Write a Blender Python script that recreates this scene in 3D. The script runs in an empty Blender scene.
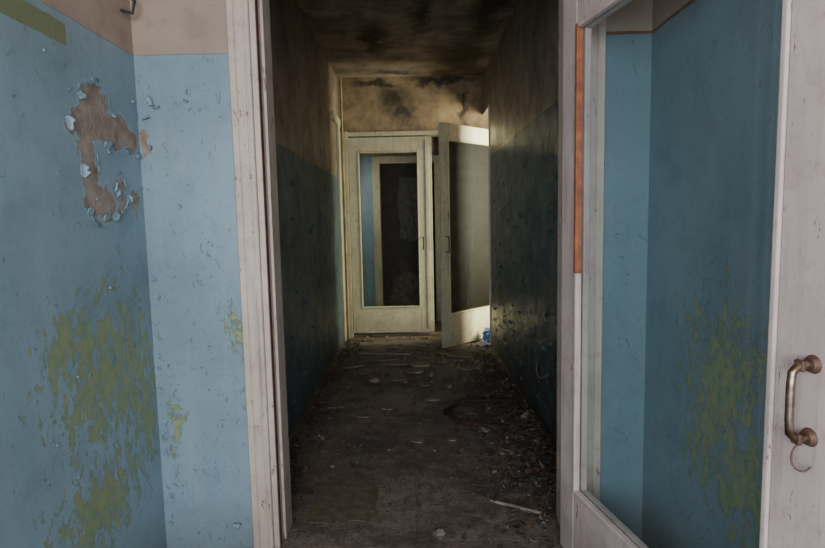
import bpy, bmesh, math, random
from mathutils import Vector, Matrix, Euler, noise as mnoise
random.seed(7)
scene = bpy.context.scene
COL = scene.collection

# ------------------------------------------------------------------ node helpers
class NT:
    def __init__(s, name):
        s.m = bpy.data.materials.new(name); s.m.use_nodes = True
        s.t = s.m.node_tree; s.t.nodes.clear()
        s.out = s.t.nodes.new('ShaderNodeOutputMaterial')
        s.geo = s.t.nodes.new('ShaderNodeNewGeometry')
        s.pos = s.geo.outputs['Position']
    def n(s, typ, **kw):
        nd = s.t.nodes.new(typ)
        for k, v in kw.items(): setattr(nd, k, v)
        return nd
    def link(s, a, b): s.t.links.new(a, b)
    def setin(s, sock, v):
        if isinstance(v, bpy.types.NodeSocket): s.link(v, sock)
        elif isinstance(v, (tuple, list)) and len(v) == 3 and sock.type == 'RGBA': sock.default_value = (*v, 1)
        else: sock.default_value = v
    def math(s, op, a, b=0.0, c=0.0, clamp=False):
        nd = s.n('ShaderNodeMath', operation=op); nd.use_clamp = clamp
        s.setin(nd.inputs[0], a); s.setin(nd.inputs[1], b)
        if len(nd.inputs) > 2: s.setin(nd.inputs[2], c)
        return nd.outputs[0]
    def vec(s, op, a, b=(0, 0, 0)):
        nd = s.n('ShaderNodeVectorMath', operation=op)
        s.setin(nd.inputs[0], a); s.setin(nd.inputs[1], b)
        return nd.outputs['Value'] if op in ('LENGTH', 'DOT_PRODUCT') else nd.outputs[0]
    def noise(s, scale, detail=4, rough=.55, vecin=None, stretch=None, dist=0, color=False):
        nd = s.n('ShaderNodeTexNoise')
        v = vecin or s.pos
        if stretch: v = s.vec('MULTIPLY', v, stretch)
        s.link(v, nd.inputs['Vector'])
        nd.inputs['Scale'].default_value = scale; nd.inputs['Detail'].default_value = detail
        nd.inputs['Roughness'].default_value = rough; nd.inputs['Distortion'].default_value = dist
        return nd.outputs['Color'] if color else nd.outputs['Fac']
    def ramp(s, v, a, b, lo=0., hi=1.):
        nd = s.n('ShaderNodeMapRange'); s.setin(nd.inputs['Value'], v)
        nd.inputs['From Min'].default_value = a; nd.inputs['From Max'].default_value = b
        nd.inputs['To Min'].default_value = lo; nd.inputs['To Max'].default_value = hi
        return nd.outputs['Result']
    def mix(s, f, a, b):
        nd = s.n('ShaderNodeMix', data_type='RGBA')
        s.setin(nd.inputs[0], f); s.setin(nd.inputs[6], a); s.setin(nd.inputs[7], b)
        return nd.outputs[2]
    def sep(s):
        nd = s.n('ShaderNodeSeparateXYZ'); s.link(s.pos, nd.inputs[0]); return nd.outputs
    def dist(s, blobs, plane, nscale=9, amp=.06):
        nz = s.noise(nscale, 5, .65, color=True)
        off = s.vec('MULTIPLY', s.vec('SUBTRACT', nz, (.5, .5, .5)), (amp*4,)*3)
        p = s.vec('ADD', s.pos, off)
        res = None
        for a, b, ra, rb in blobs:
            if plane == 'yz': c, r = (0, a, b), (0, 1/ra, 1/rb)
            elif plane == 'xz': c, r = (a, 0, b), (1/ra, 0, 1/rb)
            else: c, r = (a, b, 0), (1/ra, 1/rb, 0)
            d = s.vec('LENGTH', s.vec('MULTIPLY', s.vec('SUBTRACT', p, c), r))
            res = d if res is None else s.math('MINIMUM', res, d)
        return res
    def finish(s, col, rough=.6, bump=None, bstr=.5, bdist=.01, metal=0., spec=.5):
        b = s.n('ShaderNodeBsdfPrincipled')
        s.setin(b.inputs['Base Color'], col); s.setin(b.inputs['Roughness'], rough)
        b.inputs['Metallic'].default_value = metal
        b.inputs['Specular IOR Level'].default_value = spec
        if bump is not None:
            bn = s.n('ShaderNodeBump'); bn.inputs['Strength'].default_value = bstr
            bn.inputs['Distance'].default_value = bdist
            s.link(bump, bn.inputs['Height']); s.link(bn.outputs[0], b.inputs['Normal'])
        s.link(b.outputs[0], s.out.inputs['Surface'])
        return s.m

CEMENT = (.30, .215, .16)
def wall_mat(name, plane, blue_h, blue=(.22, .345, .42), upper=(.50, .38, .30), green=[], cement=[],
             chips=.0, border=False, box=None, grime_dim=.0, mould=[], lowpeel=0., allupper=False, gloss=.42, gdens=.0, gsc=2.7):
    s = NT(name); xyz = s.sep(); z = xyz[2]
    big = s.noise(1.6, 3); mid = s.noise(7, 5, .6); fine = s.noise(60, 4, .6)
    streak = s.noise(5, 5, .6, stretch=(3, 3, .35))
    up = s.mix(s.ramp(big, .35, .68), tuple(c*.62 for c in upper), upper)
    up = s.mix(s.ramp(mid, .52, .75, 0, .6), up, tuple(c*.45 for c in upper))
    up = s.mix(s.ramp(s.noise(24, 5, .7), .58, .66, 0, .35), up, tuple(c*.5 for c in upper))
    if allupper:
        col = up; h = s.math('MULTIPLY', mid, .4)
    else:
        b1 = s.mix(s.ramp(big, .3, .7), tuple(c*.80 for c in blue), tuple(min(1, c*1.10) for c in blue))
        b1 = s.mix(s.ramp(streak, .45, .75, 0, .35), b1, (blue[0]*1.35+.02, blue[1]*1.12+.02, blue[2]*1.04))
        b1 = s.mix(s.ramp(mid, .5, .78, 0, .45), b1, tuple(c*.6 for c in blue))
        b1 = s.mix(s.ramp(fine, .5, .8, 0, .3), b1, tuple(c*.55 for c in blue))
        edge = s.math('ADD', z, s.math('MULTIPLY', s.math('SUBTRACT', s.noise(14, 3), .5), .012))
        isup = s.ramp(edge, blue_h-.002, blue_h+.002)
        ck = s.noise(38, 3, .7, dist=1.2)
        m = s.ramp(ck, .68-chips, .71-chips)
        gate = s.ramp(s.noise(3.5, 3), .42, .58)
        m = s.math('MULTIPLY', m, gate, clamp=True)
        m = s.math('MULTIPLY', m, s.math('SUBTRACT', 1, isup))
        sl = s.noise(16, 4, .65, stretch=(1, 1, .5), dist=2.)
        scr = s.math('MULTIPLY', s.ramp(sl, .665-chips*.5, .68-chips*.5), s.math('SUBTRACT', 1, isup))
        b1 = s.mix(s.math('MULTIPLY', m, .8), b1, (.12, .14, .13))
        b1 = s.mix(s.math('MULTIPLY', scr, .5), b1, (.13, .19, .19))
        h = s.math('SUBTRACT', s.math('MULTIPLY', mid, .25), s.math('MULTIPLY', s.math('ADD', m, scr), .5))
        if green:
            d = s.dist(green, plane, 5, .03)
            gn = s.noise(27, 6, .78, stretch=(1, 1, .6), dist=.3)
            g = s.math('ADD', gn, s.math('MULTIPLY', s.math('SUBTRACT', 1, d), .17))
            gm = s.ramp(g, .595-gdens, .615-gdens)
            gcol = s.mix(s.ramp(s.noise(30, 3), .4, .65), (.31, .34, .13), (.19, .29, .17))
            b1 = s.mix(s.math('MULTIPLY', gm, .9), b1, gcol)
            h = s.math('SUBTRACT', h, s.math('MULTIPLY', gm, .6))
        if lowpeel > 0:
            pn = s.noise(11, 6, .7, dist=1.0)
            g = s.math('ADD', pn, s.ramp(z, .2, 1.7, lowpeel, -.12))
            pm = s.ramp(g, .60, .63)
            b1 = s.mix(s.math('MULTIPLY', pm, .85), b1, (.06, .052, .042))
            h = s.math('SUBTRACT', h, s.math('MULTIPLY', pm, 1.5))
            bub = s.noise(24, 5, .7, dist=.6)
            h = s.math('ADD', h, s.math('MULTIPLY', bub, 1.6))
        if box:
            c1, c2, r1, r2, bc = box
            sub = s.vec('ABSOLUTE', s.vec('SUBTRACT', s.pos, (0, c1, c2) if plane == 'yz' else (c1, 0, c2)))
            sp = s.n('ShaderNodeSeparateXYZ'); s.link(sub, sp.inputs[0])
            a = sp.outputs[1] if plane == 'yz' else sp.outputs[0]
            q = s.math('MAXIMUM', s.math('DIVIDE', a, r1), s.math('DIVIDE', sp.outputs[2], r2))
            q = s.math('ADD', q, s.math('MULTIPLY', s.math('SUBTRACT', s.noise(25, 3), .5), .3))
            b1 = s.mix(s.ramp(q, 1.03, .97), b1, bc)
        col = s.mix(isup, b1, up)
        h = s.math('ADD', h, s.math('MULTIPLY', isup, -.5))
        if border:
            bd = s.ramp(s.math('ABSOLUTE', s.math('SUBTRACT', edge, blue_h+.005)), .006, .004)
            col = s.mix(bd, col, (.16, .055, .03))
    if cement:
        d = s.dist(cement, plane, 17, .034)
        halo = s.ramp(d, 1.22, 1.14)
        cm = s.ramp(d, 1.02, .98)
        cc = s.mix(s.ramp(s.noise(22, 5, .7), .38, .62), CEMENT, (.40, .32, .26))
        cc = s.mix(s.ramp(s.noise(9, 3), .48, .6, 0, .7), cc, (.22, .12, .07))
        col = s.mix(s.math('MULTIPLY', halo, .35), col, (.42, .50, .54))
        col = s.mix(cm, col, cc)
        h = s.math('SUBTRACT', h, s.math('MULTIPLY', cm, 2.5))
        h = s.math('ADD', h, s.math('MULTIPLY', s.math('MULTIPLY', cm, fine), .8))
    if mould:
        d = s.dist(mould, plane, 4, .10)
        mm = s.ramp(s.math('ADD', d, s.math('MULTIPLY', s.noise(13, 5, .7), 1.1)), 1.75, .9)
        col = s.mix(s.math('MULTIPLY', mm, .92), col, (.025, .02, .016))
    if grime_dim > 0:  # dirt layer; on the corridor walls its amount also paints in dimness
        gr = s.ramp(s.noise(gsc, 6, .68), .38, .66, grime_dim*.2, grime_dim)
        col = s.mix(gr, col, (.045, .04, .034))
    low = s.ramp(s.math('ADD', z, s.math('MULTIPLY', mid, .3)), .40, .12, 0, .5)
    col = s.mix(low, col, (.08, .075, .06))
    h = s.math('ADD', h, s.math('MULTIPLY', fine, .12))
    return s.finish(col, s.ramp(mid, .3, .7, gloss-.06, gloss+.15) if not allupper else .85, h, .8, .006)

def wood_paint(name, base=(.56, .49, .44), dirt=.35, crack=.5, warm=(.20, .10, .06), blotch=.5):
    s = NT(name)
    st = s.noise(14, 5, .6, stretch=(2.2, 2.2, .16)); mid = s.noise(5, 4); fine = s.noise(80, 3)
    c = s.mix(s.ramp(mid, .35, .7), tuple(x*.8 for x in base), base)
    c = s.mix(s.ramp(st, .54, .72, 0, dirt), c, (base[0]*.45, base[1]*.38, base[2]*.34))
    c = s.mix(s.ramp(s.noise(22, 6, .75), .52, .72, 0, blotch), c, (base[0]*.5, base[1]*.4, base[2]*.34))
    ch = s.noise(34, 4, .7, stretch=(1, 1, .35), dist=1)
    cm = s.ramp(ch, .69-.05*crack, .715-.05*crack)
    c = s.mix(s.math('MULTIPLY', cm, .85), c, warm)
    h = s.math('SUBTRACT', s.math('MULTIPLY', st, .4), cm)
    z = s.sep()[2]
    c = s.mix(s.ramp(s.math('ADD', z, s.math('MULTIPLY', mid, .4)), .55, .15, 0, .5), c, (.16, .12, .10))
    return s.finish(c, .5, h, .6, .004)

def plain(name, col, col2=None, rough=.7, scale=12, metal=0, bstr=.3, bd=.004):
    s = NT(name); nz = s.noise(scale, 5, .6)
    c = s.mix(s.ramp(nz, .35, .65), col, col2 or tuple(x*.6 for x in col))
    return s.finish(c, rough, nz, bstr, bd, metal)

def glass_mat(name, tint=(.8, .86, .87), dust=.12, dustcol=(.35, .36, .34), rough=.04, refl=1.):
    s = NT(name)
    tr = s.n('ShaderNodeBsdfTransparent'); tr.inputs[0].default_value = (*tint, 1)
    gl = s.n('ShaderNodeBsdfGlossy'); gl.inputs['Roughness'].default_value = rough
    gl.inputs[0].default_value = (.9*refl, .95*refl, 1*refl, 1)
    lw = s.n('ShaderNodeLayerWeight'); lw.inputs[0].default_value = .5
    f = s.math('ADD', s.math('MULTIPLY', s.math('POWER', lw.outputs['Facing'], 5.), .85), .05)
    m1 = s.n('ShaderNodeMixShader'); s.link(f, m1.inputs[0]); s.link(tr.outputs[0], m1.inputs[1]); s.link(gl.outputs[0], m1.inputs[2])
    df = s.n('ShaderNodeBsdfDiffuse'); df.inputs[0].default_value = (*dustcol, 1)
    dn = s.ramp(s.noise(6, 6, .7, stretch=(1, 1, .5)), .35, .75, dust*.3, dust)
    m2 = s.n('ShaderNodeMixShader'); s.link(dn, m2.inputs[0]); s.link(m1.outputs[0], m2.inputs[1]); s.link(df.outputs[0], m2.inputs[2])
    s.link(m2.outputs[0], s.out.inputs['Surface'])
    return s.m

def floor_mat():
    s = NT('dirty_concrete_floor')
    br = s.n('ShaderNodeTexBrick')
    wob = s.vec('MULTIPLY', s.vec('SUBTRACT', s.noise(3, 3, color=True), (.5, .5, .5)), (.08, .08, 0))
    s.link(s.vec('ADD', s.vec('MULTIPLY', s.pos, (1, 1, 0)), wob), br.inputs['Vector'])
    br.offset = 0; br.inputs['Scale'].default_value = 1; br.inputs['Brick Width'].default_value = .3
    br.inputs['Row Height'].default_value = .3; br.inputs['Mortar Size'].default_value = .004
    br.inputs['Color1'].default_value = (.25, .195, .16, 1); br.inputs['Color2'].default_value = (.20, .155, .125, 1)
    br.inputs['Mortar'].default_value = (.16, .125, .10, 1)
    big = s.noise(2.2, 6, .72); mid = s.noise(9, 6, .75); fine = s.noise(70, 4, .7)
    c = s.mix(s.ramp(big, .4, .6, 0, .8), br.outputs['Color'], (.07, .052, .042))
    c = s.mix(s.ramp(mid, .5, .68, 0, .7), c, (.31, .25, .205))
    c = s.mix(s.ramp(s.noise(5, 6, .75, dist=.5), .54, .62, 0, .55), c, (.06, .045, .036))
    c = s.mix(s.ramp(s.noise(26, 5, .7), .5, .66, 0, .6), c, (.07, .053, .043))
    c = s.mix(s.ramp(fine, .52, .7, 0, .6), c, (.05, .04, .032))
    h = s.math('ADD', s.math('MULTIPLY', mid, 1.0), s.math('MULTIPLY', fine, .8))
    h = s.math('SUBTRACT', h, s.math('MULTIPLY', br.outputs['Fac'], .15))
    return s.finish(c, s.ramp(big, .3, .7, .5, .85), h, .95, .016)

# ------------------------------------------------------------------ geometry helpers
def add_obj(name, me, mats, parent=None):
    o = bpy.data.objects.new(name, me); COL.objects.link(o)
    for m in (mats if isinstance(mats, list) else [mats]): me.materials.append(m)
    if parent: o.parent = parent
    return o
def boxes(name, lst, mat, bevel=0, parent=None):
    bm = bmesh.new()
    for x0, x1, y0, y1, z0, z1 in lst:
        r = bmesh.ops.create_cube(bm, size=1)
        bmesh.ops.scale(bm, vec=(x1-x0, y1-y0, z1-z0), verts=r['verts'])
        bmesh.ops.translate(bm, vec=((x0+x1)/2, (y0+y1)/2, (z0+z1)/2), verts=r['verts'])
    me = bpy.data.meshes.new(name); bm.to_mesh(me); bm.free()
    o = add_obj(name, me, mat, parent)
    if bevel:
        b = o.modifiers.new('bevel', 'BEVEL'); b.width = bevel; b.segments = 3; b.limit_method = 'ANGLE'
    return o
def empty(name, loc=(0, 0, 0), rotz=0):
    e = bpy.data.objects.new(name, None); COL.objects.link(e); e.location = loc; e.rotation_euler = (0, 0, rotz)
    e.empty_display_size = .1; return e
def tube(name, pts, r, mat, parent=None, cyclic=False, smooth=False):
    cu = bpy.data.curves.new(name, 'CURVE'); cu.dimensions = '3D'; cu.bevel_depth = r; cu.bevel_resolution = 3
    sp = cu.splines.new('NURBS' if smooth else 'POLY'); sp.points.add(len(pts)-1)
    for p, q in zip(sp.points, pts): p.co = (*q, 1)
    sp.use_cyclic_u = cyclic
    if smooth: sp.order_u = 3; sp.use_endpoint_u = True
    cu.use_fill_caps = True
    tmp = bpy.data.objects.new('tmp', cu); COL.objects.link(tmp)
    bpy.context.view_layer.update()
    dg = bpy.context.evaluated_depsgraph_get()
    me = bpy.data.meshes.new_from_object(tmp.evaluated_get(dg)); bpy.data.objects.remove(tmp)
    me.name = name
    for p in me.polygons: p.use_smooth = True
    me.materials.clear()
    return add_obj(name, me, mat, parent)
def profile_z(name, prof, z0, z1, mat, parent=None):
    bm = bmesh.new()
    a = [bm.verts.new((x, y, z0)) for x, y in prof]; b = [bm.verts.new((x, y, z1)) for x, y in prof]
    n = len(prof)
    for i in range(n): bm.faces.new((a[i], a[(i+1) % n], b[(i+1) % n], b[i]))
    bm.faces.new(a[::-1]); bm.faces.new(b)
    bmesh.ops.recalc_face_normals(bm, faces=bm.faces)
    me = bpy.data.meshes.new(name); bm.to_mesh(me); bm.free()
    return add_obj(name, me, mat, parent)

# ------------------------------------------------------------------ materials
PATCH = [(1.82, 1.67, .085, .085), (1.92, 1.62, .13, .058), (1.74, 1.61, .07, .05), (1.76, 1.50, .045, .12),
         (1.81, 1.38, .085, .055), (1.94, 1.41, .032, .06), (2.03, 1.60, .045, .045), (2.04, 1.385, .026, .045)]
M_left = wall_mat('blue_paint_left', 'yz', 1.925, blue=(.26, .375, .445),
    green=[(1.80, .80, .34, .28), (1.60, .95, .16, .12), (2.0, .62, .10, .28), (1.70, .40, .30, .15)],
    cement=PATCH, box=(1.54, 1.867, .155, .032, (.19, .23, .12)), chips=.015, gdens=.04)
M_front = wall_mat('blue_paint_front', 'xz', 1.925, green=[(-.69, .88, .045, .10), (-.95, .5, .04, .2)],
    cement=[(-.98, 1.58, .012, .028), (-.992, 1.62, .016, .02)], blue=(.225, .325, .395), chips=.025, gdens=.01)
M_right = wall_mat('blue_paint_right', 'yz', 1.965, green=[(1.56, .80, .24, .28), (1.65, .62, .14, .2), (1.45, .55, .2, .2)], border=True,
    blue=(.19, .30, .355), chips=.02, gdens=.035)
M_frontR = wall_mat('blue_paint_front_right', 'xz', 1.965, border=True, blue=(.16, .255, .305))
M_cl = wall_mat('blue_paint_corridor_left', 'yz', 1.76, blue=(.085, .17, .235), upper=(.42, .34, .28), chips=.03, grime_dim=.5, lowpeel=.02, gsc=3.5)  # grime plus dim corridor light put into the wall colour
M_cr = wall_mat('blue_paint_corridor_right', 'yz', 1.92, blue=(.085, .165, .22), upper=(.46, .39, .34), chips=.03, grime_dim=.48, lowpeel=.12, gloss=.36, gsc=3.5)  # same mix here: real grime, and the corridor's low light painted in
M_far = wall_mat('stained_plaster', 'xz', 9, upper=(.48, .34, .20), allupper=True, grime_dim=.6, gsc=6,
    mould=[(-.17, 2.60, .18, .16), (-.05, 2.46, .13, .13), (-.35, 2.78, .25, .05), (.35, 2.8, .4, .05), (.6, 2.5, .06, .25)])
M_blueback = wall_mat('blue_paint_back', 'xz', 2.1, blue=(.20, .33, .42), upper=(.4, .3, .22))
M_brown = plain('brown_dingy_plaster', (.13, .10, .08), (.07, .056, .046), .85, 6)
M_ceil = wall_mat('mouldy_ceiling', 'xy', 9, upper=(.50, .40, .31), allupper=True, grime_dim=.72, gsc=4.5,
    mould=[(.50, 5.4, .25, .6), (-.1, 5.95, .3, .1), (.60, 4.2, .14, 1.0), (-.3, 4.9, .14, .5), (.1, 4.3, .1, .4)])
M_floor = floor_mat()
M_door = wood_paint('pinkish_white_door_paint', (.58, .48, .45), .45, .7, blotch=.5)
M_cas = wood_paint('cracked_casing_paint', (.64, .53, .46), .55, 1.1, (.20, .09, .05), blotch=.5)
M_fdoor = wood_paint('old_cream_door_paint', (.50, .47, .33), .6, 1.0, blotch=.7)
M_bare = plain('bare_orange_wood', (.36, .12, .045), (.18, .055, .025), .6, 18)
M_rust = plain('dark_rust_edge', (.13, .05, .03), (.06, .03, .02), .8, 30)
M_glass = glass_mat('dusty_glass', (.82, .88, .89), .08)
M_glass2 = glass_mat('dirty_far_glass', (.66, .66, .60), .06, (.2, .18, .12), .5, .15)
M_brass = plain('tarnished_brass', (.42, .34, .24), (.18, .11, .07), .38, 40, 1.0, .3, .001)
M_rusty = plain('rusty_steel', (.15, .08, .055), (.09, .055, .04), .6, 60, .5)
M_dark = plain('dark_iron', (.03, .03, .03), (.015, .015, .015), .6)
M_stick = plain('old_broomstick_wood', (.17, .13, .09), None, .8)

# ------------------------------------------------------------------ room shell
XL, XR, YF, YB = -1.012, .90, 2.10, 2.25
CL, CR, YD = -.77, .80, 6.10
H = 2.84
boxes('floor', [(-1.4, 3.0, -2.3, 9.2, -.12, 0)], M_floor)
boxes('ceiling', [(-1.4, 3.0, -2.3, 9.2, H, H+.12)], M_ceil)
WL = boxes('wall_left', [(XL-.2, XL, -.5, YF, 0, H), (XL-.2, XL, -2.1, -1.7, 0, H), (XL-.2, XL, -1.7, -.5, 0, .8), (XL-.2, XL, -1.7, -.5, 2.4, H)], M_left)
boxes('wall_right', [(XR, XR+.2, -2.1, YF, 0, H)], M_right)
boxes('wall_back', [(XL-.2, -.75, -2.25, -2.1, 0, H), (.85, XR+.2, -2.25, -2.1, 0, H), (-.75, .85, -2.25, -2.1, 0, .7), (-.75, .85, -2.25, -2.1, 2.5, H)], M_front)
WF = boxes('wall_front_left', [(XL-.2, -.575, YF, YB, 0, H)], M_front)
boxes('wall_front_right', [(.615, XR+.2, YF, YB, 0, H)], M_frontR)
boxes('wall_front_lintel', [(-.575, .615, YF, YB, 2.34, H)], M_front)
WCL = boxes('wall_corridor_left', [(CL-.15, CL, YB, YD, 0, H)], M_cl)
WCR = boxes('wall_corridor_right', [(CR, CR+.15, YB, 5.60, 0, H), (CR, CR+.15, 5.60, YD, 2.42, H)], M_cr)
boxes('wall_far', [(CL-.15, -.72, YD, YD+.12, 0, H), (-.72, 1.06, YD, YD+.12, 2.26, H), (1.06, 3.0, YD, YD+.12, 0, H)], M_far)
boxes('wall_hall_near', [(CR+.15, 3.0, 4.5, 4.62, 0, H)], M_brown)
boxes('wall_hall_right', [(2.8, 3.0, 4.62, YD, 0, .7), (2.8, 3.0, 4.62, YD, 2.5, H), (2.8, 3.0, 4.62, 4.85, .7, 2.5), (2.8, 3.0, 5.95, YD, .7, 2.5)], M_brown)
boxes('wall_lobby_left', [(CL-.15, CL, YD+.12, 7.0, 0, H)], M_blueback)
boxes('wall_lobby_right', [(1.35, 1.5, YD+.12, 7.0, 0, H)], M_brown)
boxes('wall_lobby_back', [(CL-.15, -.42, 7.0, 7.12, 0, H), (-.42, .30, 7.0, 7.12, 2.06, H)], M_blueback)
boxes('wall_lobby_back_right', [(.30, 1.5, 7.0, 7.12, 0, H)], M_brown)
boxes('wall_storeroom', [(CL-.15, CL, 7.12, 9.0, 0, H), (1.35, 1.5, 7.12, 9.0, 0, H), (CL-.15, 1.5, 9.0, 9.12, 0, H)], M_brown)

# ------------------------------------------------------------------ near doorway trim
t = empty('door_frame')
def casing(name, xi, sgn, z1, w, mat=M_cas, y=YF, parent=None):
    pr0 = [(0, 0), (0, -.018), (.04, -.022), (.16, -.022), (.20, -.018), (.24, -.018), (.28, -.022), (.60, -.0235), (.63, -.020),
          (.66, -.020), (.70, -.025), (.95, -.025), (1, -.020), (1, 0)]
    return profile_z(name, [(xi+sgn*a*w, y+b) for a, b in pr0], 0, z1, mat, parent)
casing('casing_left', -.577, -1, 2.42, .080, parent=t)
casing('casing_right', .625, 1, 2.42, .10, parent=t)
boxes('casing_top', [(-.657, .72, YF-.024, YF, 2.31, 2.42)], M_cas, .004, t)
boxes('jamb_left', [(-.577, -.555, YF-.008, YB+.01, 0, 2.34), (-.555, -.543, YF+.055, YB+.01, 0, 2.31)], M_cas, .003, t)
boxes('jamb_right', [(.607, .625, YF-.004, YB+.01, 0, 2.34), (.598, .607, YF+.055, YB+.01, 0, 2.31)], M_cas, .003, t)
boxes('jamb_top', [(-.575, .615, YF-.004, YB+.01, 2.31, 2.335)], M_cas, .003, t)
boxes('rusty_edge_left', [(-.5545, -.5515, YF-.006, YF+.018, .0, 2.3)], M_rust, 0, t)
boxes('corridor_casing', [(-.66, -.543, YB+.001, YB+.022, 0, 2.42), (.602, .70, YB+.001, YB+.022, 0, 2.42)], M_cas, .003, t)

# ------------------------------------------------------------------ door leaf builder
def leaf(name, loc, rot, W, Hh, sh, sf, rt, rb, mat, gmat, T=.042, bare=False, z0=.015):
    e = empty(name, loc, rot)
    y0, y1 = -T/2, T/2
    boxes('hinge_stile', [(0, sh, y0, y1, z0, Hh)], mat, .004, e)
    boxes('lock_stile', [(W-sf, W, y0, y1, z0, Hh)], mat, .004, e)
    boxes('top_rail', [(sh, W-sf, y0+.001, y1-.001, Hh-rt, Hh)], mat, .003, e)
    boxes('bottom_rail', [(sh, W-sf, y0+.001, y1-.001, z0, z0+rb)], mat, .003, e)
    bm = bmesh.new()
    q = [bm.verts.new(v) for v in ((sh-.004, 0, z0+rb-.004), (W-sf+.004, 0, z0+rb-.004), (W-sf+.004, 0, Hh-rt+.004), (sh-.004, 0, Hh-rt+.004))]
    bm.faces.new(q); me = bpy.data.meshes.new('glass_pane'); bm.to_mesh(me); bm.free(); add_obj('glass_pane', me, gmat, e)
    a, b, c, d = sh, W-sf, z0+rb, Hh-rt
    for s_ in (-1, 1):
        yy = sorted((s_*.003, s_*(T/2+.006)))
        B = .017
        if bare and s_ == -1:
            boxes('bead_bare_wood', [(a-.002, a+B-.003, yy[0], yy[1], 1.10, d)], M_bare, .004, e)
            boxes('bead_hinge_low', [(a, a+B, yy[0], yy[1], c, 1.10)], mat, .005, e)
        else:
            boxes('bead_hinge', [(a, a+B, yy[0], yy[1], c, d)], mat, .005, e)
        boxes('bead_lock', [(b-B, b, yy[0], yy[1], c, d)], mat, .005, e)
        boxes('bead_bottom', [(a+B, b-B, yy[0], yy[1], c, c+B)], mat, .005, e)
        boxes('bead_top', [(a+B, b-B, yy[0], yy[1], d-B, d)], mat, .005, e)
    return e
hx, hy = .580, 2.06
ang = -math.pi/2+math.radians(11.1)
D1 = leaf('glazed_door', (hx, hy, 0), ang, 1.15, 2.22, .105, .187, .265, .265, M_door, M_glass, bare=True)
hxl = 1.15-.101; HA, HB = 1.010, .866
tube('handle_grip', [(hxl, -.021, HA), (hxl, -.055, HA), (hxl, -.068, HA-.013), (hxl, -.070, HA-.04), (hxl, -.070, HB+.04), (hxl, -.068, HB+.013), (hxl, -.055, HB), (hxl, -.021, HB)], .0078, M_brass, D1)
for zz in (HA, HB):
    bm = bmesh.new(); r = bmesh.ops.create_cone(bm, cap_ends=True, segments=28, radius1=.019, radius2=.013, depth=.012)
    bmesh.ops.rotate(bm, cent=(0, 0, 0), matrix=Matrix.Rotation(math.pi/2, 3, 'X'), verts=bm.verts)
    bmesh.ops.translate(bm, vec=(hxl, -.026, zz), verts=bm.verts)
    me = bpy.data.meshes.new('rosette'); bm.to_mesh(me); bm.free(); add_obj('handle_rosette', me, M_rusty, D1)
    boxes('handle_ferrule', [(hxl-.011, hxl+.011, -.056, -.046, zz-.011, zz+.011)], M_rusty, .004, D1)
tube('wire_hook', [(hxl-.005, -.024, HB-.005), (hxl-.012, -.045, HB-.02), (hxl-.012, -.05, HB-.05), (hxl-.004, -.045, HB-.065), (hxl+.008, -.035, HB-.066), (hxl+.010, -.026, HB-.055)], .0018, M_rusty, D1, smooth=True)
for zz in (.35, 1.95):
    tube('hinge', [(-.006, .026, zz-.05), (-.006, .026, zz+.05)], .008, M_door, D1)

# ------------------------------------------------------------------ far double door
t2 = empty('far_door_frame')
boxes('post_left', [(-.765, -.675, YD-.03, YD-.002, 0, 2.27)], M_fdoor, .006, t2)
boxes('jamb_left', [(-.72, -.675, YD, YD+.12, 0, 2.26)], M_fdoor, .004, t2)
boxes('header', [(-.765, 1.15, YD-.028, YD-.002, 2.215, 2.26)], M_fdoor, .006, t2)
boxes('head_jamb', [(-.675, 1.02, YD, YD+.12, 2.215, 2.259)], M_fdoor, .004, t2)
boxes('jamb_right', [(1.02, 1.06, YD, YD+.12, 0, 2.26)], M_fdoor, .004, t2)
D2 = leaf('glazed_double_door_leaf', (-.672, YD-.008, 0), 0, .905, 2.20, .10, .145, .15, .28, M_fdoor, M_glass2, z0=.05)
tube('handle', [(.80, -.02, 1.11), (.80, -.06, 1.11), (.80, -.06, .98), (.80, -.02, .98)], .007, M_dark, D2)
boxes('stile_groove_board', [(.835, .875, -.03, -.02, .1, 2.16)], M_fdoor, .003, D2)
a2 = math.atan2(5.40-(YD-.01), .285-1.0)
D3 = leaf('glazed_double_door_leaf', (1.0, YD-.02, 0), a2, .985, 2.23, .10, .085, .15, .32, M_fdoor, M_glass2, z0=.02)
tube('handle', [(.94, .02, 1.13), (.94, .06, 1.13), (.94, .06, .98), (.94, .02, .98)], .007, M_dark, D3)
t3 = empty('inner_door_frame')
boxes('casing_left', [(-.48, -.385, 6.965, 6.998, 0, 2.10)], M_fdoor, .005, t3)
boxes('casing_top', [(-.385, .40, 6.965, 6.998, 2.01, 2.10)], M_fdoor, .005, t3)
boxes('casing_right', [(.30, .40, 6.965, 6.998, 0, 2.01)], M_fdoor, .005, t3)
boxes('jamb_left', [(-.42, -.385, 7.0, 7.12, 0, 2.05)], M_fdoor, .003, t3)
tube('leaning_broom_handle', [(.62, 6.45, .01), (.86, 6.93, 1.95)], .012, M_stick)
boxes('trim_1', [(CR-.015, CR+.16, 5.585, 5.60, 0, 2.42)], M_cas, .004)
t4 = empty('side_door_frame')
boxes('casing_far', [(CL, CL+.03, 5.86, 5.98, 0, 2.38)], M_fdoor, .006, t4)
boxes('casing_top', [(CL, CL+.035, 5.5, 6.0, 2.30, 2.38)], M_fdoor, .006, t4)
tube('heating_pipe', [(CL+.045, 6.03, 0), (CL+.045, 6.03, H)], .014, M_far)

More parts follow.
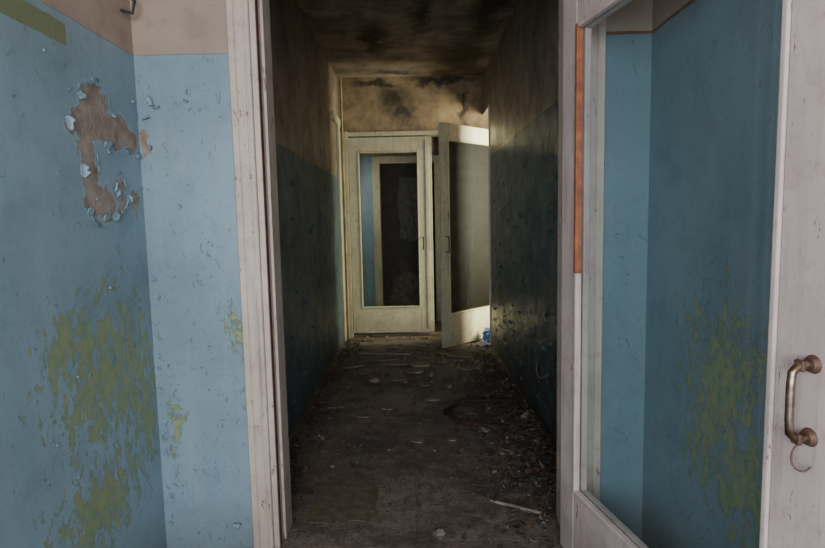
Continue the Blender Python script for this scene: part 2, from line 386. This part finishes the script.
# ------------------------------------------------------------------ curled paint flakes
def flakes(name, items, mat, parent):
    verts, faces = [], []
    for o, tdir, nrm, w, l, curl in items:
        o, tdir, nrm = Vector(o), Vector(tdir).normalized(), Vector(nrm)
        side = nrm.cross(tdir); base = len(verts); N, K = 7, 5
        jit = [random.uniform(.6, 1.15) for _ in range(K)]
        for i in range(N):
            tt = i/(N-1)
            for k in range(K):
                ln = l*jit[k]; ph = curl*tt; R = ln/max(curl, .01)
                u = math.sin(ph)*R; v = (1-math.cos(ph))*R
                ww = (k/(K-1)-.5)*w*(1-.35*tt)
                verts.append(o + tdir*u + nrm*(v+.0015) + side*(ww+.003*math.sin(7*tt+k)))
        for i in range(N-1):
            for k in range(K-1):
                a = base+i*K+k; faces.append((a, a+1, a+K+1, a+K))
    me = bpy.data.meshes.new(name); me.from_pydata(verts, [], faces)
    for p in me.polygons: p.use_smooth = True
    o = add_obj(name, me, mat, parent)
    sd = o.modifiers.new('s', 'SOLIDIFY'); sd.thickness = .0012
    return o
M_flake = plain('blue_paint_flake', (.19, .29, .36), (.30, .38, .42), .5, 25)
its = []
ell = PATCH
for i_, (cy, cz, ry, rz) in enumerate(ell[:7]):
    for k in range(14):
        a = random.uniform(0, 2*math.pi)
        y, z = cy+ry*1.12*math.cos(a), cz+rz*1.12*math.sin(a)
        if y > YF-.03: continue
        if any(((y-b[0])/(b[2]+.015))**2+((z-b[1])/(b[3]+.015))**2 < .95 for j, b in enumerate(ell) if j != i_): continue
        if random.random() < .35: continue
        da = a+random.uniform(-.6, .6)+(math.pi if random.random() < .7 else 0)
        its.append(((XL, y, z), (0, math.cos(da), math.sin(da)), (1, 0, 0), random.uniform(.015, .055), random.uniform(.012, .03), random.uniform(.4, 1.7)))
for k in range(36):
    y, z = random.uniform(1.4, 2.07), random.uniform(.3, 1.85)
    a = random.uniform(0, 6.28)
    its.append(((XL, y, z), (0, math.cos(a), math.sin(a)), (1, 0, 0), random.uniform(.004, .012), random.uniform(.006, .014), random.uniform(.3, 1.2)))
flakes('peeling_paint_curls', its, M_flake, WL)
its = []
for (x, z, w, l, cu, a) in [(-.96, 1.755, .04, .045, 3.6, .4), (-.98, 1.705, .03, .03, 2.4, -1.2), (-.935, 1.73, .03, .025, 2.8, 1.8), (-.81, 1.79, .025, .025, 2, 3), (-.83, 1.75, .02, .025, 2.2, 1.2),
                            (-.72, .10, .03, .05, 3.8, 1.5), (-.98, 1.59, .02, .03, 2, 0), (-.78, 1.18, .01, .015, 2, 1)]:
    its.append(((x, YF, z), (math.cos(a), 0, math.sin(a)), (0, -1, 0), w, l, cu))
for k in range(22):
    z = random.uniform(.1, 1.1); a = random.uniform(-1.2, 1.2)
    its.append(((XL+.012+random.uniform(0, .02), YF, z), (math.cos(a), 0, math.sin(a)), (0, -1, 0), .02, random.uniform(.01, .02), random.uniform(.4, 1.5)))
flakes('peeling_paint_curls', its, M_flake, WF)
its = []
for k in range(220):
    y, z = random.uniform(2.6, 5.4), abs(random.gauss(.0, .75))+.1
    if z > 1.8: continue
    a = random.uniform(0, 6.28)
    its.append(((CR, y, z), (0, math.cos(a), math.sin(a)), (-1, 0, 0), random.uniform(.015, .045), random.uniform(.015, .045), random.uniform(.3, 1.5)))
M_df = plain('dark_blue_paint_flake', (.06, .11, .14), (.10, .13, .14), .55, 25)
flakes('corridor_paint_curls', its, M_df, WCR)
its = []
for k in range(40):
    y, z = random.uniform(2.6, 5.0), random.uniform(.1, 1.6); a = random.uniform(0, 6.28)
    its.append(((CL, y, z), (0, math.cos(a), math.sin(a)), (1, 0, 0), random.uniform(.01, .04), random.uniform(.01, .05), random.uniform(.5, 2.2)))
flakes('corridor_paint_curls', its, M_df, WCL)

tube('wall_hook', [(XL+.0, 2.03, 2.06), (XL+.04, 2.03, 2.05), (XL+.05, 2.03, 2.09), (XL+.03, 2.04, 2.11)], .006, M_dark)
M_wire = plain('pale_cable', (.36, .32, .27), (.25, .22, .18), .6)
tube('loose_wall_cable', [(CR-.004, 3.55, .42), (CR-.03, 3.45, .48), (CR-.03, 3.35, .50), (CR-.02, 3.28, .56), (CR-.004, 3.25, .57)], .003, M_wire, smooth=True)
tube('loose_wall_cable', [(CR-.004, 3.5, .36), (CR-.03, 3.42, .33), (CR-.03, 3.33, .31), (CR-.02, 3.26, .33), (CR-.004, 3.22, .36)], .003, M_wire, smooth=True)

# ------------------------------------------------------------------ floor debris, one merged mass
M_d = [plain('pale_plaster_chip', (.21, .17, .14), (.13, .10, .08), .9), plain('dry_leaf_brown', (.08, .048, .03), (.045, .028, .018), .8),
       plain('blue_chip', (.07, .09, .10), (.045, .06, .065), .7), plain('dark_dirt', (.06, .046, .037), (.035, .027, .021), .95), plain('twig_bark', (.075, .05, .033), None, .85)]
V, F, MI = [], [], []
def debris(n, sampler, smin, smax, wts=(.10, .42, .08, .40)):
    for _ in range(n):
        x, y = sampler()
        if not (CL+.04 < x < CR-.04): continue
        if abs(x-.6) < .06 and y < 2.2: continue
        s_ = random.uniform(smin, smax)*random.uniform(.4, 1); k = random.randint(4, 7)
        R = Euler((random.gauss(0, .35), random.gauss(0, .35), random.uniform(0, 6.28))).to_matrix()
        th = random.uniform(.001, .006); base = len(V); asp = random.uniform(.4, 1)
        pile = max(0, (x-.45))*.12*math.exp(-((y-3.4)/1.0)**2)
        zc = .002+s_*.2+random.uniform(0, pile)
        ring = [(s_*random.uniform(.6, 1)*math.cos(6.283*i/k), asp*s_*random.uniform(.6, 1)*math.sin(6.283*i/k)) for i in range(k)]
        for dz in (0, th):
            for a, b in ring:
                v = R @ Vector((a, b, dz+(a*a)/max(s_, .001)*.4)); v = v+Vector((x, y, zc)); v.z = max(v.z, .001); V.append(v)
        m = random.choices(range(4), wts)[0]
        F.append(tuple(base+i for i in range(k))[::-1]); F.append(tuple(base+k+i for i in range(k))); MI.extend([m, m])
        for i in range(k):
            F.append((base+i, base+(i+1) % k, base+k+(i+1) % k, base+k+i)); MI.append(m)
debris(4400, lambda: (CR-abs(random.gauss(0, .20)), random.gauss(3.2, .85)), .008, .038)
debris(2000, lambda: (random.uniform(CL, CR), random.uniform(2.1, 6.0)), .003, .014)
debris(800, lambda: (CL+abs(random.gauss(0, .11)), random.uniform(2.4, 6.0)), .006, .03)
debris(160, lambda: (random.uniform(-.6, .3), random.gauss(5.3, .4)), .01, .05, (.6, .2, .05, .15))
def append_bm(bm, m):
    base = len(V); bm.verts.index_update()
    for v in bm.verts: V.append(v.co.copy())
    for f in bm.faces: F.append(tuple(base+v.index for v in f.verts)); MI.append(m)
    bm.free()
def stick(p, q, r):
    bm = bmesh.new(); p, q = Vector(p), Vector(q); d = q-p
    bmesh.ops.create_cone(bm, cap_ends=True, segments=7, radius1=r, radius2=r*.6, depth=d.length)
    bmesh.ops.rotate(bm, cent=(0, 0, 0), matrix=d.to_track_quat('Z', 'Y').to_matrix(), verts=bm.verts)
    bmesh.ops.translate(bm, vec=(p+q)/2, verts=bm.verts); append_bm(bm, 4)
for k in range(46):
    x, y = CR-.08-abs(random.gauss(0, .17)), random.uniform(2.4, 4.4); a = random.uniform(0, 6.28); L = random.uniform(.06, .22)
    stick((x, y, random.uniform(.01, .05)), (min(x+L*math.cos(a), CR-.03), y+L*math.sin(a), random.uniform(.01, .08)), random.uniform(.002, .004))
def rock(x, y, s_, m=0):
    bm = bmesh.new(); bmesh.ops.create_icosphere(bm, subdivisions=2, radius=s_); sd = random.uniform(0, 50)
    for v in bm.verts:
        nz = mnoise.noise(v.co*(1.2/s_)+Vector((sd, 0, 0))); v.co *= 1+.5*nz; v.co.z *= .6
        v.co += Vector((x, y, s_*.45)); v.co.z = max(v.co.z, .001)
    append_bm(bm, m)
def flatslab(x, y, w, l, rz, th, tilt, m):
    bm = bmesh.new(); k = 9
    vs = []
    for i in range(k):
        a = 6.283*i/k+random.uniform(-.15, .15); q = min(1/max(abs(math.cos(a)), abs(math.sin(a))), 1.2)*random.uniform(.85, 1.05)
        vs.append(bm.verts.new((w/2*q*math.cos(a), l/2*q*math.sin(a), 0)))
    f = bm.faces.new(vs); r = bmesh.ops.extrude_face_region(bm, geom=[f])
    bmesh.ops.translate(bm, vec=(0, 0, th), verts=[v for v in r['geom'] if isinstance(v, bmesh.types.BMVert)])
    M = Matrix.Translation((x, y, .002+abs(math.sin(tilt))*l/2)) @ Euler((tilt, 0, rz)).to_matrix().to_4x4()
    bm.transform(M); append_bm(bm, m)
for k in range(60): rock(random.uniform(CL+.08, CR-.1), random.uniform(2.4, 5.9), random.uniform(.006, .016), random.choice((0, 3, 3)))
for k in range(60): rock(CR-.08-abs(random.gauss(0, .12)), random.uniform(2.5, 4.6), random.uniform(.012, .035), random.choice((3, 3, 1)))
rock(-.33, 4.35, .04); rock(.09, 2.16, .025)
for k in range(22): flatslab(random.uniform(-.6, .5), random.uniform(4.6, 5.9), random.uniform(.08, .30), random.uniform(.06, .16), random.uniform(-.4, .4), random.uniform(.006, .02), random.uniform(-.08, .08), 0)
for k in range(8): flatslab(random.uniform(-.55, .4), random.uniform(2.9, 4.5), random.uniform(.05, .12), random.uniform(.04, .09), random.uniform(-.6, .6), .008, .02, 0)
me = bpy.data.meshes.new('floor_rubble_and_litter'); me.from_pydata(V, [], F)
for p, m in zip(me.polygons, MI): p.material_index = m
add_obj('floor_rubble_and_litter', me, M_d)

tube('rusty_bent_frame', [(.205, 3.60, .015), (.34, 3.79, .02), (.70, 3.72, .035), (.70, 3.48, .03), (.53, 3.29, .015), (.27, 3.40, .012)], .017, plain('rust_brown', (.04, .02, .014), (.02, .012, .009), .85), cyclic=True)
def slab(name, x, y, w, l, rz, th, mat, z=0.002, rx=0):
    o = boxes(name, [(-w/2, w/2, -l/2, l/2, 0, th)], mat, min(.003, th*.3)); o.location = (x, y, z); o.rotation_euler = (rx, 0, rz); return o
M_pl = plain('weathered_board', (.26, .21, .17), (.15, .12, .095), .85, 20)
slab('broken_plank', .44, 2.36, .014, .24, 1.05, .012, M_pl)
slab('fallen_board', -.10, 5.72, .95, .13, .06, .018, M_pl)
slab('fallen_board', -.25, 5.30, .55, .10, -.12, .012, M_pl)
slab('threshold_board', .15, 6.16, 1.72, .10, 0, .02, M_pl)
bm = bmesh.new(); vs = []
for i in range(40):
    a = 6.283*i/40; ca, sa = math.cos(a), math.sin(a); q = 1/max(abs(ca), abs(sa)); q = min(q, 1.3)
    vs.append(bm.verts.new((.16*q*ca*random.uniform(.90, 1.04), .20*q*sa*random.uniform(.90, 1.04), .002)))
f = bm.faces.new(vs); r = bmesh.ops.extrude_face_region(bm, geom=[f])
bmesh.ops.translate(bm, vec=(0, 0, .003), verts=[v for v in r['geom'] if isinstance(v, bmesh.types.BMVert)])
bmesh.ops.recalc_face_normals(bm, faces=bm.faces)
me = bpy.data.meshes.new('mat'); bm.to_mesh(me); bm.free()
o = add_obj('mouldy_linoleum_scrap', me, plain('ochre_mould', (.15, .115, .07), (.075, .06, .042), .9, 22)); o.location = (-.345, 2.46, 0); o.rotation_euler = (0, 0, .08)
def crumple(name, loc, sc, mat, seed=0, amp=.35):
    bm = bmesh.new(); bmesh.ops.create_icosphere(bm, subdivisions=4, radius=1)
    for v in bm.verts:
        d = v.co.normalized()
        q = 1+amp*(abs(mnoise.noise(d*2.2+Vector((seed, 0, 0))))*1.6-.4)+amp*.5*mnoise.noise(d*6+Vector((0, seed, 0)))
        v.co = Vector((d.x*sc[0]*q, d.y*sc[1]*q, max(d.z*sc[2]*q, -sc[2]*.8)))
    me = bpy.data.meshes.new(name); bm.to_mesh(me); bm.free()
    o = add_obj(name, me, mat); o.location = (loc[0], loc[1], loc[2]+sc[2]*.8+.002); return o
crumple('crumpled_blue_bag', (.79, 5.70, 0), (.06, .06, .085), plain('blue_plastic', (.04, .10, .30), (.08, .17, .4), .4, 10), 3, .6)
crumple('crumpled_white_paper', (.70, 5.55, 0), (.05, .035, .025), plain('white_paper', (.65, .65, .62), (.5, .5, .5), .7), 9, .6)
crumple('heap_of_rags', (-.05, 7.7, 0), (.28, .22, .30), plain('rag_brown', (.22, .17, .13), (.1, .08, .07), .9), 5)
bm = bmesh.new(); N = 24; g = []
for i in range(N):
    row = []
    for j in range(N):
        u, v = i/(N-1), j/(N-1)
        row.append(bm.verts.new((-.18+.36*u+.02*math.sin(v*8), 7.9+.03*math.sin(u*22)+.02*math.sin(v*9+u*4), 1.05+.85*v-.05*math.sin(u*3.1)*(1-v))))
    g.append(row)
for i in range(N-1):
    for j in range(N-1): bm.faces.new((g[i][j], g[i+1][j], g[i+1][j+1], g[i][j+1]))
me = bpy.data.meshes.new('sheet'); bm.to_mesh(me); bm.free()
for p in me.polygons: p.use_smooth = True
cl = empty('clothes_line_with_cloth')
add_obj('hanging_cloth', me, plain('grey_cloth', (.30, .29, .28), (.15, .14, .14), .9), cl)
tube('rail', [(CL, 7.9, 1.92), (1.35, 7.9, 1.92)], .012, M_dark, cl)

# ------------------------------------------------------------------ windows (frames) and light
w = empty('window_1')
boxes('frame', [(-.75, -.69, -2.2, -2.14, .7, 2.5), (.79, .85, -2.2, -2.14, .7, 2.5), (-.69, .79, -2.2, -2.14, .7, .76), (-.69, .79, -2.2, -2.14, 2.44, 2.5), (.02, .08, -2.2, -2.14, .76, 2.44)], M_door, .004, w)
w = empty('window_2')
boxes('frame', [(2.87, 2.93, 4.85, 4.91, .7, 2.5), (2.87, 2.93, 5.89, 5.95, .7, 2.5), (2.87, 2.93, 4.91, 5.89, .7, .76), (2.87, 2.93, 4.91, 5.89, 2.44, 2.5)], M_door, .004, w)
w = empty('added_fill_window')  # unseen window, added to go with the fill lamp for the right side
boxes('frame', [(XL-.15, XL-.09, -1.7, -1.64, .8, 2.4), (XL-.15, XL-.09, -.56, -.5, .8, 2.4), (XL-.15, XL-.09, -1.64, -.56, .8, .86), (XL-.15, XL-.09, -1.64, -.56, 2.34, 2.4)], M_door, .004, w)
def area(name, loc, target, sx, sy, e, col):
    l = bpy.data.lights.new(name, 'AREA'); l.shape = 'RECTANGLE'; l.size = sx; l.size_y = sy; l.energy = e; l.color = col
    o = bpy.data.objects.new(name, l); COL.objects.link(o); o.location = loc
    o.rotation_euler = (Vector(target)-Vector(loc)).to_track_quat('-Z', 'Y').to_euler(); return o
area('window_daylight', (.1, -2.08, 1.6), (-.1, 2, 1.3), 1.5, 1.6, 122, (.93, .96, 1.0))
area('side_fill_light', (XL+.01, -1.1, 1.6), (.9, 0.3, 1.3), 1.0, 1.4, 35, (.93, .96, 1.0))  # added fill lamp, brightens the right wall behind the open leaf
area('hall_daylight', (2.78, 5.40, 1.6), (.6, 5.75, 1.2), 1.0, 1.7, 400, (1.0, .96, .66))
area('lobby_fill_light', (CL+.02, 6.5, 1.4), (.3, 6.95, 1.0), .35, 1.2, 5, (1.0, .97, .92))  # added lamp with no window behind it, lifts the lobby wall and casing
wd = bpy.data.worlds.new('World'); scene.world = wd; wd.use_nodes = True
wd.node_tree.nodes['Background'].inputs[0].default_value = (.8, .88, 1, 1)
wd.node_tree.nodes['Background'].inputs[1].default_value = .8

# ------------------------------------------------------------------ camera
cam = bpy.data.cameras.new('cam'); cam.sensor_width = 36; cam.lens = 24; cam.clip_start = .05
co = bpy.data.objects.new('camera', cam); COL.objects.link(co)
Mx = Matrix.Rotation(math.radians(90-5.6), 4, 'X') @ Matrix.Rotation(math.radians(-1.2), 4, 'Z')
co.matrix_world = Matrix.Translation((0, 0, 1.3)) @ Mx
scene.camera = co
